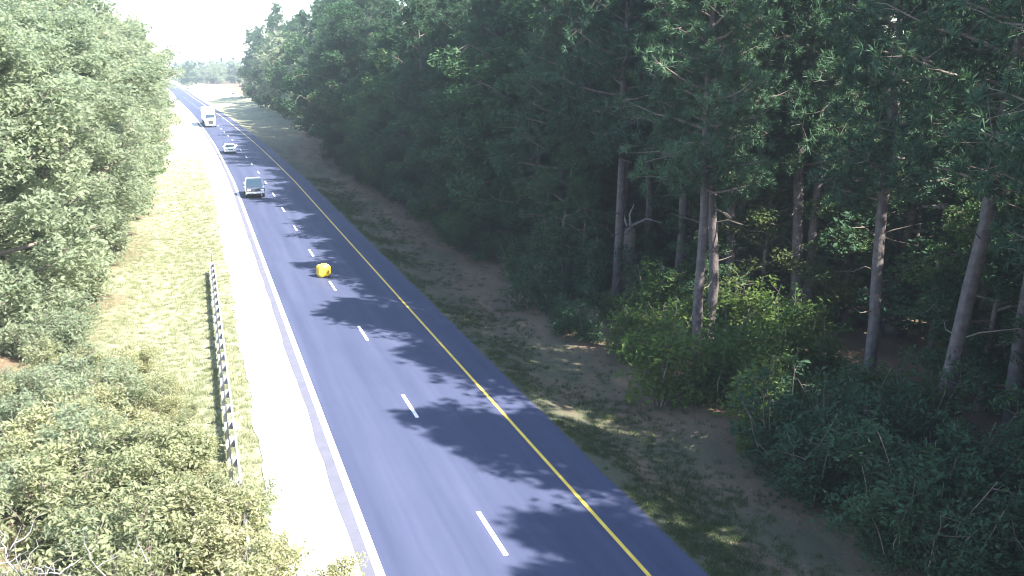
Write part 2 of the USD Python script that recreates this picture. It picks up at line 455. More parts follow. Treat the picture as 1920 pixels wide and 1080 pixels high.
M_LF_PALE = leafmat('pale_green_leaves', [(.1, (.20, .24, .165)), (.5, (.26, .295, .20)), (.8, (.30, .325, .225)), (.98, (.38, .29, .20))], trans=.6, tint=(1.45, 1.45, 1.2))
M_LF_DRY = leafmat('yellowing_brush_leaves', [(.1, (.22, .24, .15)), (.4, (.31, .31, .195)), (.7, (.39, .35, .23)), (.95, (.43, .33, .25))], trans=.55)
M_LF_LIME = leafmat('yellow_green_undergrowth_leaves', [(.1, (.06, .11, .035)), (.5, (.12, .17, .045)), (.8, (.20, .23, .055)), (.98, (.24, .13, .05))], trans=.5)
M_LF_RUST = leafmat('rusty_autumn_leaves', [(.1, (.06, .09, .04)), (.45, (.10, .12, .05)), (.75, (.19, .14, .055)), (.97, (.28, .16, .07))], trans=.5)
M_NEEDLE = leafmat('pine_needles', [(.1, (.034, .075, .046)), (.5, (.06, .11, .06)), (.85, (.10, .145, .068)), (.99, (.18, .12, .06))], trans=.25, rough=.45)

CLASSES = {}


def kind(name, parts):
    path = f'/World/class_{name}'
    p = stage.CreateClassPrim(path)
    p.SetTypeName('Xform')
    for pn, m, mt, sm in parts:
        usdkit.mesh(stage, f'{path}/{pn}', m, mt, smooth=sm)
    CLASSES[name] = path


def tree_kind(name, made, leaf, bark=None):
    T, L, C = made
    kind(name, [('trunk', T, bark or M_BARK, True), ('branches', L, M_TWIG, True), ('crown', C, leaf, False)])


def shrub_kind(name, made, leaf):
    S, C = made
    kind(name, [('stems', S, M_TWIG, True), ('foliage', C, leaf, False)])


r_ = lambda s: np.random.default_rng(s)
for k in range(3):
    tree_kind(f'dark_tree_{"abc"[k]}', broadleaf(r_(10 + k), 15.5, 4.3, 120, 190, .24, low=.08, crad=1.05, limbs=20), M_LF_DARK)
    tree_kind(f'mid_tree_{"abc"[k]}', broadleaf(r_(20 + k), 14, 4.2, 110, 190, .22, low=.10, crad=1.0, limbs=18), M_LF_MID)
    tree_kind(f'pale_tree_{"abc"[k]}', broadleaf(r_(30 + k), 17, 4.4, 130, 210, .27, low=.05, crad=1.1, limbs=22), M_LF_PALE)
    tree_kind(f'pine_{"abc"[k]}', pine(r_(40 + k), 21, .40, 4.0, 56, 14, 18, .36, .03), M_NEEDLE, M_PBARK)
    shrub_kind(f'brush_{"abc"[k]}', shrub(r_(50 + k), 2.2, 1.5, 55, 55, .15, .42, .42), M_LF_DRY)
    shrub_kind(f'dark_shrub_{"abc"[k]}', shrub(r_(60 + k), 2.8, 1.7, 60, 60, .17, .5), M_LF_DARK)
    shrub_kind(f'lime_shrub_{"abc"[k]}', shrub(r_(70 + k), 2.8, 1.6, 60, 50, .17, .5), M_LF_LIME)
    shrub_kind(f'pale_shrub_{"abc"[k]}', shrub(r_(80 + k), 2.6, 1.7, 60, 60, .17, .5), M_LF_PALE)
tree_kind('rusty_tree', broadleaf(r_(27), 9, 2.6, 60, 120, .2, low=.2, crad=.8, limbs=14), M_LF_RUST)
for k in range(2):
    tree_kind(f'low_pine_{"ab"[k]}', pine(r_(45 + k), 17, .22, 3.8, 50, 12, 16, .34, .026), M_NEEDLE, M_PBARK)
    tree_kind(f'far_tree_{"ab"[k]}', broadleaf(r_(90 + k), 15, 4.6, 70, 55, .55, low=.06, crad=1.3, limbs=14), M_LF_MID)
    tree_kind(f'far_pale_tree_{"ab"[k]}', broadleaf(r_(95 + k), 15, 4.6, 70, 55, .55, low=.06, crad=1.3, limbs=14), M_LF_PALE)
    tree_kind(f'far_pine_{"ab"[k]}', pine(r_(98 + k), 21, .35, 4.0, 30, 7, 9, .6, .06), M_NEEDLE, M_PBARK)


def inst(cls, name, x, y, label, cat, group=None, s=1.0, rz=None, tilt=(0, 0), z=None):
    rz = R.uniform(0, 360) if rz is None else rz
    z = float(gz(x, y)[0]) if z is None else z
    p = thing(name, label, cat, (x, y, z), rz, s, group, tilt)
    p.GetReferences().AddInternalReference(CLASSES[cls])
    p.SetInstanceable(True)
    return p


SPOTS = [((15.8, 37.0, 0), 1.4), ((14.8, 25.0, 0), .7), ((25.4, 39.7, 3), 3.0)]   # verge and undergrowth the sun reaches through the canopy
VIEWS = [(25.4, 39.7, 1.6, 18.5), (25.2, 26.6, 2.0, 17.0), (26.4, 54.4, 1.2, 18.0)]                                # openings in the forest edge: an undergrowth glade and two boles
SH = SUN_TO / SUN_TO[2]


def blocks(x, y, h, rad, low):
    """does a crown at x, y stand in the sun's way to one of the lit spots?"""
    for (px, py, pz), rr in SPOTS:
        for z in np.arange(max(low, pz + .5), h, .7):
            q = np.array([px, py]) + SH[:2] * (z - pz)
            if (q[0] - x) ** 2 + (q[1] - y) ** 2 < (rr + rad * .35) ** 2:
                return True
    return False


ABC = 'abc'
pick = lambda: ABC[R.integers(3)]
# ------------------------------------------------------------------ forest right of the road
ORD = 'first second third fourth fifth sixth seventh eighth ninth tenth eleventh twelfth thirteenth fourteenth fifteenth sixteenth seventeenth eighteenth nineteenth twentieth'.split()
ORD += ['twenty-' + o for o in ORD[:9]] + ['thirtieth'] + ['thirty-' + o for o in ORD[:9]] + ['fortieth'] + ['forty-' + o for o in ORD[:9]] + ['fiftieth'] + ['fifty-' + o for o in ORD[:9]]
ROWS = {}


def in_row(p, yy, what, where):
    ROWS.setdefault((what, where), []).append((yy, p))


def count_rows():
    """each plant of a row is told by its count from the camera"""
    for (what, where), items in ROWS.items():
        for k, (yy, p) in enumerate(sorted(items, key=lambda t: t[0])):
            if k < len(ORD):
                p.SetCustomDataByKey('label', f'{ORD[k]} {what} from the camera in the {where}')


KINDS = {'dark': ('broadleaf_tree', 'dark green tree', 15.5, 4.0, 1.0), 'mid': ('broadleaf_tree', 'light green tree', 14, 3.9, 1.2),
         'pine': ('pine_tree', 'tall bare-trunked pine', 21, 3.4, 9.0), 'low_pine': ('pine_tree', 'low-branched pine', 17, 3.5, 4)}
ROWNAME = ['front row of the right forest', 'second row of the right forest', 'third row of the right forest', 'depth of the right forest', 'depth of the right forest', 'depth of the right forest']


def forest(x, y, kd, s, row):
    far = y > 190
    nm, what, h, rad, low = KINDS[kd]
    if blocks(x, y, h * s, rad * s, low * s):
        kd, s = 'pine', 1.0
        nm, what, h, rad, low = KINDS[kd]
        if blocks(x, y, h, rad, low) or far:
            return
    for vx, vy, vr, x0 in VIEWS:
        t = (x * vx + y * vy) / (vx * vx + vy * vy)
        if x > x0 and t < 1.04 and math.hypot(x - t * vx, y - t * vy) < vr + (.5 if kd == 'pine' else rad * s * .6):
            return
    if far:
        cls = {'dark': 'far_tree_', 'mid': 'far_pale_tree_', 'pine': 'far_pine_', 'low_pine': 'far_pine_'}[kd] + 'ab'[R.integers(2)]
    else:
        cls = {'dark': 'dark_tree_' + pick(), 'mid': 'mid_tree_' + pick(), 'pine': 'pine_' + pick(), 'low_pine': 'low_pine_' + 'ab'[R.integers(2)]}[kd]
    p = inst(cls, nm, x, y, f'{what} in the forest right of the road', 'tree', f'{what}s of the right forest', s)
    if row < 3:
        in_row(p, y, what, ROWNAME[row])


y = -26.0
while y < 430:
    e = 21.6 + float(c_(y)) + (0 if y < 140 else min(7, (y - 140) * .07))
    st = (3.7 if y < 110 else 4.3) if y < 190 else 6.5
    near = y < 78
    tall = 1.05 if y < 140 else 1.2
    u = R.uniform
    if near:
        k0 = R.choice(['low_pine', 'pine', 'low_pine', 'dark', 'mid']) if y > 42 or y < 8 else R.choice(['pine', 'dark', 'pine'])
        forest(e + u(.6, 2.4), y + u(-1, 1), k0, u(.96, 1.06) * {'dark': 1.25, 'mid': 1.3, 'low_pine': 1.16}.get(k0, 1.04), 0)
        if y > 14: forest(e + u(-.6, 1.2), y + 2.1 + u(-.6, .6), R.choice(['dark', 'dark', 'mid']), u(.45, .85), 0)
        k1 = R.choice(['dark', 'dark', 'pine'])
        forest(e + 4.2 + u(-.8, 1), y + 2 + u(-1, 1), k1, u(.98, 1.08) * (1.27 if k1 == 'dark' else 1.03), 1)
        if y > 18: forest(e + 7 + u(-1, 1.5), y + u(-1.5, 1.5), R.choice(['dark', 'mid', 'low_pine']), u(.55, .9), 1)
        if y > 14: forest(e + 3 + u(-1, 1), y - 1 + u(-1, 1), R.choice(['dark', 'mid', 'mid']), u(.4, .62), 1)
        if y > 8: forest(e + 7 + u(-.8, .8), y + u(-1, 1), 'pine', u(1.12, 1.25), 2)
        if y > 22: forest(e + 9 + u(-1.5, 1.5), y + 1 + u(-1, 1), R.choice(['dark', 'mid', 'mid']), u(.5, .85), 2)
    else:
        if y < 330:
            forest(e + u(-.8, 1.2), y + u(-1, 1), R.choice(['dark', 'dark', 'mid', 'low_pine']), u(.9, 1.25) * tall, 0)
        forest(e + 4 + u(-1, 1.5), y + 2 + u(-1.5, 1.5), R.choice(['dark', 'pine', 'pine', 'mid']), u(.95, 1.1) * tall, 1)
    if y < 18: forest(e + 1.2 + u(-.5, 1), y + 1.8, 'dark', u(1.12, 1.22), 0)
    if 78 < y < 125: forest(e + 2.6 + u(-.5, .5), y + 1 + u(-.5, .5), 'dark', u(1.15, 1.25), 1)
    if y < 140:
        forest(e + 10 + u(-1.5, 2), y + u(-1.5, 1.5), R.choice(['dark', 'pine', 'pine', 'mid']), u(.85, 1.05), 2)
    if -10 < y < 130:
        forest(e + 17 + u(-2, 2), y + u(-1.5, 1.5), R.choice(['dark', 'pine', 'mid']), u(.85, 1.1), 3)
    if 14 < y < 85:
        forest(e + 25 + u(-2, 2), y + u(-1.5, 1.5), R.choice(['dark', 'mid']), u(.95, 1.2), 4)
        if 26 < y < 60: forest(e + 33 + u(-2, 2), y + u(-1.5, 1.5), R.choice(['dark', 'mid']), u(1.0, 1.2), 5)
    y += st
# the pines whose trunks stand out
for x, y_, s, lab, tl in ((24.9, 27.0, 1.12, 'big leaning pine with thick dark bole nearest the camera at the right', (0, 5)),
                          (26.5, 54.7, 1.0, 'pine with a pale streaked trunk behind the broken dead snag', (0, 1)),
                          (40.0, 72.0, 1.0, 'slim dark pine trunk between the pale trunk and the right group', (0, 1)),
                          (33.2, 40.4, 1.0, 'dark trunked pine with a forked dead limb right of the middle', (0, 3)),
                          (38.5, 38.5, 1.0, 'pine with sunlit pale bark near the right border', (0, 4))):
    inst('pine_' + pick(), 'pine_tree', x, y_, lab, 'tree', None, s, tilt=tl, rz=0)

for x, y_, s, lab in ((27.5, 43.0, 1.0, 'olive and rusty leaved small tree beside the sunlit undergrowth on the right'),
                      (23.8, 63.0, .9, 'rusty tree low in the forest edge level with the yellow bundle'), (-12.5, 70.0, 1.9, 'tall tan leaved tree in the left wood near the left border')):
    inst('rusty_tree', 'broadleaf_tree', x, y_, lab, 'tree', None, s)
# shrubs along the forest's foot
y = 14.0
while y < 150:
    e = (19.3 if y < 60 else 20.0) + float(c_(y))
    for dx in (0, 2.6, 5.4):
        x = e + dx + R.uniform(-.9, 1.2); yy = y + R.uniform(-1, 1)
        lit = any((x - p[0]) ** 2 + (yy - p[1]) ** 2 < 30 for p in ((25, 40), (27, 44), (23, 36)))
        kd = 'lime' if lit or R.uniform() < .18 else 'dark'
        s = R.uniform(.7, 1.35) * (1.2 if lit else 1)
        if blocks(x, yy, 2.6 * s, 1.5 * s, .2) and not lit:
            continue
        p = inst(f'{kd}_shrub_{pick()}', 'shrub', x, yy,
             {'lime': 'yellow green leafy undergrowth at the foot of the right forest', 'dark': 'dark leafy shrub at the foot of the right forest'}[kd],
             'shrub', {'lime': 'yellow green undergrowth right of the road', 'dark': 'dark shrubs along the right forest edge'}[kd], s)
        in_row(p, yy, {'lime': 'yellow green bush', 'dark': 'dark shrub'}[kd], {0: 'outer', 2.6: 'middle', 5.4: 'inner'}[dx] + ' line at the right forest foot')
    y += 2.9
for k in range(16):
    x, yy = R.uniform(18.6, 24), R.uniform(19, 27)
    p = inst(f'dark_shrub_{pick()}', 'shrub', x, yy, 'dark leafy shrub in the lower right corner', 'shrub', 'dark shrubs in the lower right corner', R.uniform(.8, 1.3))
    in_row(p, yy, 'dark shrub', 'lower right corner thicket')
for k in range(60):                                          # understory deeper among the trunks
    x, yy = R.uniform(27, 62), R.uniform(22, 95)
    kd = 'lime' if R.uniform() < .3 else 'dark'
    inst(f'{kd}_shrub_{pick()}', 'shrub', x, yy, f'{"yellow green" if kd == "lime" else "dark"} understory shrub deep among the trunks on the right', 'shrub',
         f'{kd} understory shrubs'.replace('lime', 'yellow green'), R.uniform(.9, 2.0))

# ------------------------------------------------------------------ forest left of the road
y = 53.0
while y < 330:
    e = -9.2 + float(c_(y)) - (1.0 if y < 62 else 0)
    far = y > 190
    for row in range(3 if y < 62 else 2 if y < 190 else 1):
        x = e - row * 5.4 + R.uniform(-.7, .7); yy = y + R.uniform(-1.2, 1.2) - row * 1.0
        if row == 0 and 86 < y < 92: continue
        s = R.uniform(1.0, 1.3) * (1 + .05 * row) * (1.12 if y > 90 else 1)
        if row == 0: s *= .92
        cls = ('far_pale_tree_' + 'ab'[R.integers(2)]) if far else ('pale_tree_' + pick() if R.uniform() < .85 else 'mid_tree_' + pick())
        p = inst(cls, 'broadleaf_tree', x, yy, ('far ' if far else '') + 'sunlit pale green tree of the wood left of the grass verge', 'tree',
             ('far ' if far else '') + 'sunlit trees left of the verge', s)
        in_row(p, yy, 'pale green tree', ['front', 'second', 'third'][row] + ' row of the left wood')
    y += 4.6 if y < 190 else 7
for k in range(44):
    yy = 50 + 100 * R.uniform() ** 1.3
    x = -6.7 + float(c_(yy)) + R.uniform(-2.5, 1.0) - (1.0 if yy < 58 else 0)
    p = inst(f'pale_shrub_{pick()}', 'shrub', x, yy, 'pale green shrub at the edge of the left wood', 'shrub', 'shrubs along the left wood', R.uniform(.7, 1.5))
    in_row(p, yy, 'pale shrub', 'fringe of the left wood')

# brush in the near left corner, growing up under the camera
k = 0
while k < 190:
    yy = R.uniform(16, 48); xx = R.uniform(-13, 4.4)
    right = np.interp(yy, [16, 22, 26, 31, 37, 43, 48], [4.4, 4.0, 2.9, .9, -.2, -1.0, -2.2])
    if xx > right: continue
    k += 1
    edge = min(1, (right - xx) / 3 + .35)
    g = R.uniform() < (.12 if xx > -3 else .3)
    inst(('pale_shrub_' if g else 'brush_') + pick(), 'bush', xx, yy, ('green' if g else 'yellowing') + ' leafy bush in the brush at the lower left', 'bush',
         ('green' if g else 'yellowing') + ' brush at the lower left', R.uniform(.55, 1.15) * edge * (1.1 if yy < 36 else .85))

# ------------------------------------------------------------------ far trees closing the view
def far_row(n, x0, x1, y0, y1, lab, grp, smin, smax):
    for k in range(n):
        x, yy = R.uniform(x0, x1), R.uniform(y0, y1)
        if abs(x - c_(yy) - 8) < 9: continue
        t = R.integers(3)
        inst(['far_tree_', 'far_pale_tree_', 'far_pine_'][t] + 'ab'[R.integers(2)], 'pine_tree' if t == 2 else 'broadleaf_tree', x, yy,
             ['dark', 'pale', 'pine'][t] + ' ' + lab, 'tree', ['dark', 'pale', 'pine'][t] + ' ' + grp, R.uniform(smin, smax) * (.72 if t == 2 else 1))


far_row(30, -80, 55, 770, 900, 'tree of the hazy treeline at the road\'s far end', 'trees of the far treeline', .95, 1.25)
far_row(60, -48, 50, 725, 790, 'tree of the hazy treeline at the road\'s far end', 'trees of the far treeline', .95, 1.2)
far_row(26, 30, 110, 470, 760, 'tree in the hazy wood beyond the far median', 'trees beyond the far median', .85, 1.15)

count_rows()
# ------------------------------------------------------------------ guardrail
M_GALV = mat('galvanised_steel', (.26, .27, .29), .5, (.42, .43, .46), 3.0, metallic=.6, bump=.05, bscale=10)
M_POST = mat('weathered_post', (.20, .19, .19), .8, (.32, .31, .31), 6.0, bump=.4)
GR_X, GR_Y0, GR_Y1 = .62, 20.0, 71.0
gr = thing('guardrail', 'long steel guardrail on short posts along the grass beside the pale shoulder', 'guardrail', (GR_X, GR_Y0, 0))
prof = np.array([(-.005, .53), (.015, .545), (.075, .575), (.08, .61), (.02, .655), (.0, .685), (.02, .715), (.08, .76), (.075, .795), (.015, .825), (-.005, .84)])
n_post = int((GR_Y1 - GR_Y0) / 1.905) + 1
for k in range(n_post):
    yy = k * 1.905
    zb = float(gz(GR_X - .2, GR_Y0 + yy)[0]) - .1
    P = MB()
    for xa, wx, wy in ((-.305, .012, .11), (-.235, .13, .012), (-.165, .012, .11)):
        P.tm(box((xa, yy, (zb + .80) / 2), (wx, wy, .80 - zb)))
    p = obj('post', P.out(), M_GALV, gr)
    obj('blockout', box((-.08, yy, .685), (.15, .14, .34), .012), M_POST, gr)
for k in range(0, n_post - 1, 2):
    y0, y1 = k * 1.905 - .08, min(k + 2, n_post - 1) * 1.905 + .08
    o = .004 * ((k // 2) % 2)
    v, f = [], []
    m = len(prof)
    outer = np.c_[prof[:, 0] + o, prof[:, 1]]
    inner = np.c_[prof[:, 0] + o - .003, prof[:, 1]]
    ring = np.vstack([outer, inner[::-1]])
    mm = len(ring)
    V = np.vstack([np.c_[ring[:, 0], np.full(mm, y0), ring[:, 1]], np.c_[ring[:, 0], np.full(mm, y1), ring[:, 1]]])
    j = np.arange(mm); jn = (j + 1) % mm
    F = np.stack([j, jn, mm + jn, mm + j], 1)
    obj('rail_panel', (V, F), M_GALV, gr)
yy = (n_post - 1) * 1.905
obj('end_terminal', MB().tm(box((.045, yy + .35, .685), (.06, .5, .34), .02)).out(), M_GALV, gr)
dm = thing('delineator_post', 'thin dark marker post standing at the far end of the guardrail', 'marker post', (GR_X - .1, GR_Y1 + .8, float(gz(.5, 72)[0])))
obj('post', MB().add(*tube([(0, 0, -.1), (0, 0, .7), (0, 0, 1.45)], .035, 8)).out(), mat('dark_marker_plastic', (.09, .09, .10), .6), dm)
obj('reflector', rbox((0, -.045, 1.3), (.08, .02, .16), .008), mat('marker_reflector', (.7, .7, .66), .3), dm)

# ------------------------------------------------------------------ vehicles
M_GLASS = usdkit.material(stage, '/World/Looks/tinted_glass', {'p': ('principled_bsdf', {'base_color': (.015, .03, .045), 'roughness': .06, 'specular_ior_level': .6})}, [], surface='p.BSDF')
M_TYRE = mat('tyre_rubber', (.02, .02, .022), .85)
M_RIM = mat('wheel_alloy', (.5, .5, .52), .3, metallic=.9)
M_DARKTRIM = mat('dark_grille', (.025, .027, .03), .5)
M_CHROME = mat('chrome_trim', (.75, .76, .78), .18, metallic=.9)
M_LAMP = mat('headlamp_lens', (.75, .77, .80), .1)
M_PLATE = mat('plate_white', (.7, .7, .7), .5)


def paint(name, col, metallic=.2):
    return usdkit.material(stage, '/World/Looks/' + name, {'p': ('principled_bsdf', {'base_color': col, 'roughness': .32, 'metallic': metallic, 'coat_weight': .8, 'coat_roughness': .06})}, [], surface='p.BSDF')


M_SILVER, M_CARWHITE = paint('silver_paint', (.035, .042, .06), .2), paint('white_car_paint', (.74, .75, .76), 0.0)
M_TRUCKWHITE, M_PALEBLUE = paint('white_truck_paint', (.78, .78, .78), 0.0), paint('pale_blue_paint', (.45, .55, .68), 0.1)


def wheel(parent, x, y, r, w):
    s = 1 if x > 0 else -1
    prof_ = [(r * .62, -w / 2), (r * .92, -w / 2), (r, -w * .32), (r, w * .32), (r * .92, w / 2), (r * .62, w / 2), (r * .62, -w / 2)]
    t = trimesh.creation.revolve(np.array(prof_), sections=24)
    t.apply_transform(trimesh.transformations.rotation_matrix(math.pi / 2, (0, 1, 0))); t.apply_translation((x, y, r))
    wp = obj('wheel', t, M_TYRE, parent, 40)
    d = trimesh.creation.revolve(np.array([(0, -.04), (r * .2, -.05), (r * .3, -.01), (r * .58, 0), (r * .61, .04), (r * .61, -.14), (0, -.14)][::-1]), sections=20)
    d.apply_transform(trimesh.transformations.rotation_matrix(s * math.pi / 2, (0, 1, 0))); d.apply_translation((x + s * w * .42, y, r))
    obj('rim', d, M_RIM, wp, 40)


def panel(p, off=.006):
    """a thin pane through four corner points, set just proud of what lies behind"""
    p = np.asarray(p, float)
    n = np.cross(p[1] - p[0], p[3] - p[0]); n /= np.linalg.norm(n)
    v = np.vstack([p + n * off, p - n * .01])
    return v, np.array([[0, 1, 2, 3], [7, 6, 5, 4], [0, 4, 5, 1], [1, 5, 6, 2], [2, 6, 7, 3], [3, 7, 4, 0]])


def sym(pts):
    return [q for (x, y, z) in pts for q in ((x, y, z), (-x, y, z))]


def car(name, label, cat, loc, rz, body_mat, W, L, sill, belt, roof, hood_y, ws_y0, ws_y1, rear_y0, rear_y1, wheel_r, bed=False):
    """front points to -y; the origin is on the ground under its middle"""
    t = thing(name, label, cat, loc, rz)
    h = W / 2; f = -L / 2; b = L / 2
    # lower body: nose slightly narrower and rounded
    low = sym([(h * .86, f, sill + .12), (h * .80, f + .02, belt * .80), (h * .97, f + .30, sill), (h * .97, f + .28, belt * .84), (h * .9, f + .5, belt * .93),
               (h, f + .8, sill + .08), (h, f + .9, belt * .86), (h * .97, hood_y, belt), (h, b - .5, belt * .9), (h, b - .5, sill + .05), (h * .97, b - .4, belt),
               (h * .88, b, sill + .2), (h * .88, b - .03, belt * .94)])
    if bed:
        low = sym([(h * .90, f, sill + .1), (h * .88, f + .02, belt * .93), (h * .98, f + .22, sill), (h * .98, f + .22, belt * .93), (h * .95, f + .35, belt),
                   (h, f + .7, sill), (h, f + .8, belt * .92), (h * .97, ws_y0 + .1, belt + .02), (h, rear_y1 + .1, sill), (h, rear_y1 + .1, belt * .92), (h * .98, rear_y1 + .1, belt)])
    obj('body', hull(low), body_mat, t, 25)
    if bed:
        y0, y1 = rear_y1 + .13, b
        B = MB()
        for s in (-1, 1):
            B.tm(rbox((s * (h - .06), (y0 + y1) / 2, (sill + belt) / 2), (.12, y1 - y0, belt - sill), .03))
        B.tm(rbox((0, y1 - .04, (sill + belt) / 2), (W - .24, .08, belt - sill), .02))
        B.tm(box((0, (y0 + y1) / 2, sill + .2), (W - .24, y1 - y0 - .1, .06)))
        obj('cargo_bed', B.out(), body_mat, t)
    k = h * .78
    obj('cabin', hull(sym([(h * .95, ws_y0, belt - .03), (h * .95, rear_y1, belt - .03), (k, ws_y1, roof - .06), (k * .94, ws_y1 + .12, roof), (k * .94, rear_y0 - .1, roof), (k, rear_y0, roof - .07)])), body_mat, t, 25)
    lerp = lambda a, c, u: np.array(a) + (np.array(c) - np.array(a)) * u
    A0, A1, C0, C1 = np.array([h * .95, ws_y0, belt - .03]), np.array([k, ws_y1, roof - .06]), np.array([h * .95, rear_y1, belt - .03]), np.array([k, rear_y0, roof - .07])
    m = lambda p: p * np.array([-1, 1, 1])
    a0, a1 = lerp(A0, A1, .10), lerp(A0, A1, .95); a0[0] -= .09; a1[0] -= .07
    obj('windshield', panel([m(a0), a0, a1, m(a1)]), M_GLASS, t)
    c0, c1 = lerp(C0, C1, .2), lerp(C0, C1, .93); c0[0] -= .1; c1[0] -= .08
    obj('rear_window', panel([c0, m(c0), m(c1), c1]), M_GLASS, t)
    for s in (1, -1):
        q = [lerp(A0, C0, .12), lerp(A0, C0, .90), lerp(A1, C1, .93), lerp(A1, C1, .06)]
        q = [lerp(q[0], q[3], .17), lerp(q[1], q[2], .17), lerp(q[1], q[2], .9), lerp(q[0], q[3], .9)]
        q = [x_ * np.array([s, 1, 1]) for x_ in q]
        obj('side_window', panel(q if s > 0 else q[::-1]), M_GLASS, t)
        obj('mirror', rbox((s * (h + .1), ws_y0 + .25, belt + .12), (.2, .12, .17), .04), body_mat, t)
        obj('headlight', rbox((s * h * .70, f + .05, belt * .78), (h * .36, .16, .17), .05), M_LAMP, t)
    if bed:
        obj('grille', rbox((0, f - .005, belt * .78), (W * .50, .06, .30), .03), M_DARKTRIM, t)
        obj('bumper', rbox((0, f - .06, sill + .20), (W * .94, .22, .24), .06), M_CHROME, t)
    else:
        obj('grille', rbox((0, f + .005, belt * .70), (W * .42, .08, .13), .03), M_DARKTRIM, t)
        obj('bumper', rbox((0, f + .02, sill + .16), (W * .90, .22, .22), .07), body_mat, t)
    obj('air_intake', rbox((0, f - (.02 if bed else .05), sill + .02), (W * .55, .1, .09), .02), M_DARKTRIM, t)
    obj('number_plate', box((0, f - (.18 if bed else .10), sill + .2), (.32, .015, .16)), M_PLATE, t)
    for wy in (f + L * .185, b - L * .20):
        for s in (-1, 1):
            wheel(t, s * (h - .12), wy, wheel_r, .24)
    return t


def heading(y):
    return math.degrees(math.atan2(-(float(c_(y + 5)) - float(c_(y - 5))), 10.0))


lane = lambda y: 6.02 + float(c_(y))
Z0 = .014
car('pickup_truck', 'dark grey pickup truck with dark windshield, nearest vehicle in the right lane', 'pickup truck', (5.85, 112.2, Z0), 0, M_SILVER,
    2.03, 5.7, .42, 1.15, 1.93, -1.1, -1.15, -.45, .95, 1.15, .40, bed=True)
car('sedan', 'small white car following behind the dark pickup', 'car', (lane(169.5) - .1, 169.5, Z0), heading(169.5), M_CARWHITE,
    1.86, 4.7, .25, .95, 1.46, -1.0, -1.0, -.25, 1.0, 1.75, .33)
car('distant_car', 'pale car far off at the end of the bright road', 'car', (-2.0, 560, .52), 8, M_CARWHITE, 1.95, 4.8, .3, 1.05, 1.75, -1.0, -1.1, -.4, 1.6, 2.2, .36)


def semi(loc, rz):
    t = thing('semi_truck', 'white semi truck with a tall box trailer on the curve behind the cars', 'truck', loc, rz)
    obj('cab', hull(sym([(1.10, -3.2, .55), (1.02, -3.25, 1.5), (.98, -3.0, 1.75), (1.2, -2.6, .5), (1.2, -2.0, 1.95), (1.2, -.0, .6), (1.2, 0, 2.6), (1.15, -1.75, 2.0), (1.2, -1.4, 1.9)])), M_TRUCKWHITE, t, 25)
    obj('sleeper', hull(sym([(1.2, -1.75, 1.85), (1.13, -1.3, 2.85), (1.18, .3, 1.0), (1.18, .3, 3.6), (1.1, -.6, 3.5), (1.0, -1.0, 3.2)])), M_TRUCKWHITE, t, 25)
    obj('windshield', panel([(-1.05, -1.76, 2.08), (1.05, -1.76, 2.08), (1.0, -1.36, 2.78), (-1.0, -1.36, 2.78)], .03), M_GLASS, t)
    obj('grille', rbox((0, -3.24, 1.15), (1.1, .1, .75), .05), M_DARKTRIM, t)
    obj('bumper', rbox((0, -3.35, .52), (2.35, .3, .38), .08), M_CHROME, t)
    for s in (-1, 1):
        obj('headlight', rbox((s * .86, -3.2, .95), (.34, .2, .25), .05), M_LAMP, t)
        obj('mirror', rbox((s * 1.42, -1.75, 2.25), (.18, .12, .55), .04), M_DARKTRIM, t)
        obj('exhaust_stack', MB().add(*tube([(s * 1.05, .5, 1.0), (s * 1.05, .5, 2.5), (s * 1.05, .5, 3.9)], .08, 10)).out(), M_CHROME, t)
    obj('chassis', box((0, 1.2, .85), (1.0, 7.5, .25)), M_DARKTRIM, t)
    obj('trailer', rbox((0, 7.9, 2.6), (2.55, 13.8, 2.8), .05), M_TRUCKWHITE, t)
    for wy in (-2.2, 2.4, 3.6, 12.4, 13.6):
        for s in (-1, 1):
            wheel(t, s * 1.05, wy, .5, .34)


semi((3.55, 243.3, Z0), heading(250))

van = thing('box_van', 'pale blue van passing on the far carriageway beyond the median', 'van', (float(c_(455)) + 27.5, 455, .35), 70)
obj('body', hull(sym([(.95, -2.7, .4), (.9, -2.75, 1.05), (.95, -1.9, 1.25), (.9, -1.3, 2.1), (.95, 2.7, .4), (.9, 2.7, 2.2), (.9, -.9, 2.2)])), M_PALEBLUE, van, 25)
obj('windshield', panel([(-.8, -1.88, 1.3), (.8, -1.88, 1.3), (.75, -1.36, 2.02), (-.75, -1.36, 2.02)], .03), M_GLASS, van)
for s in (-1, 1):
    q = [(s * .955, -1.5, 1.3), (s * .955, -.4, 1.3), (s * .93, -.4, 1.95), (s * .93, -1.2, 1.95)]
    obj('side_window', panel(q if s > 0 else q[::-1], .02), M_GLASS, van)
    for wy in (-1.8, 1.7):
        wheel(van, s * .85, wy, .36, .24)

# ------------------------------------------------------------------ small things
sack = trimesh.creation.icosphere(4, 1.0)
sv = np.array(sack.vertices)
sv = np.sign(sv) * np.abs(sv) ** .55
sv = sv / np.abs(sv).max(0) * np.array([.46, .38, .44])
sv += (meshkit.fbm(sv * 5 + 3, 3, 3)[:, None] - .5) * .16 * sack.vertex_normals
sv[:, 2] = np.maximum(sv[:, 2] + .42, .0)
ys = thing('yellow_bundle', 'bright yellow blocky bundle lying on the dashed lane line', 'bundle', (7.75, 66.4, .017), 12)
obj('bundle', (sv, sack.faces), mat('yellow_plastic', (.55, .36, .015), .5, (.68, .47, .04), 5.0, coord='object'), ys, True)
obj('pale_flap', rbox((.02, .02, .82), (.62, .5, .05), .02), mat('pale_sheet', (.62, .60, .55), .6), ys)

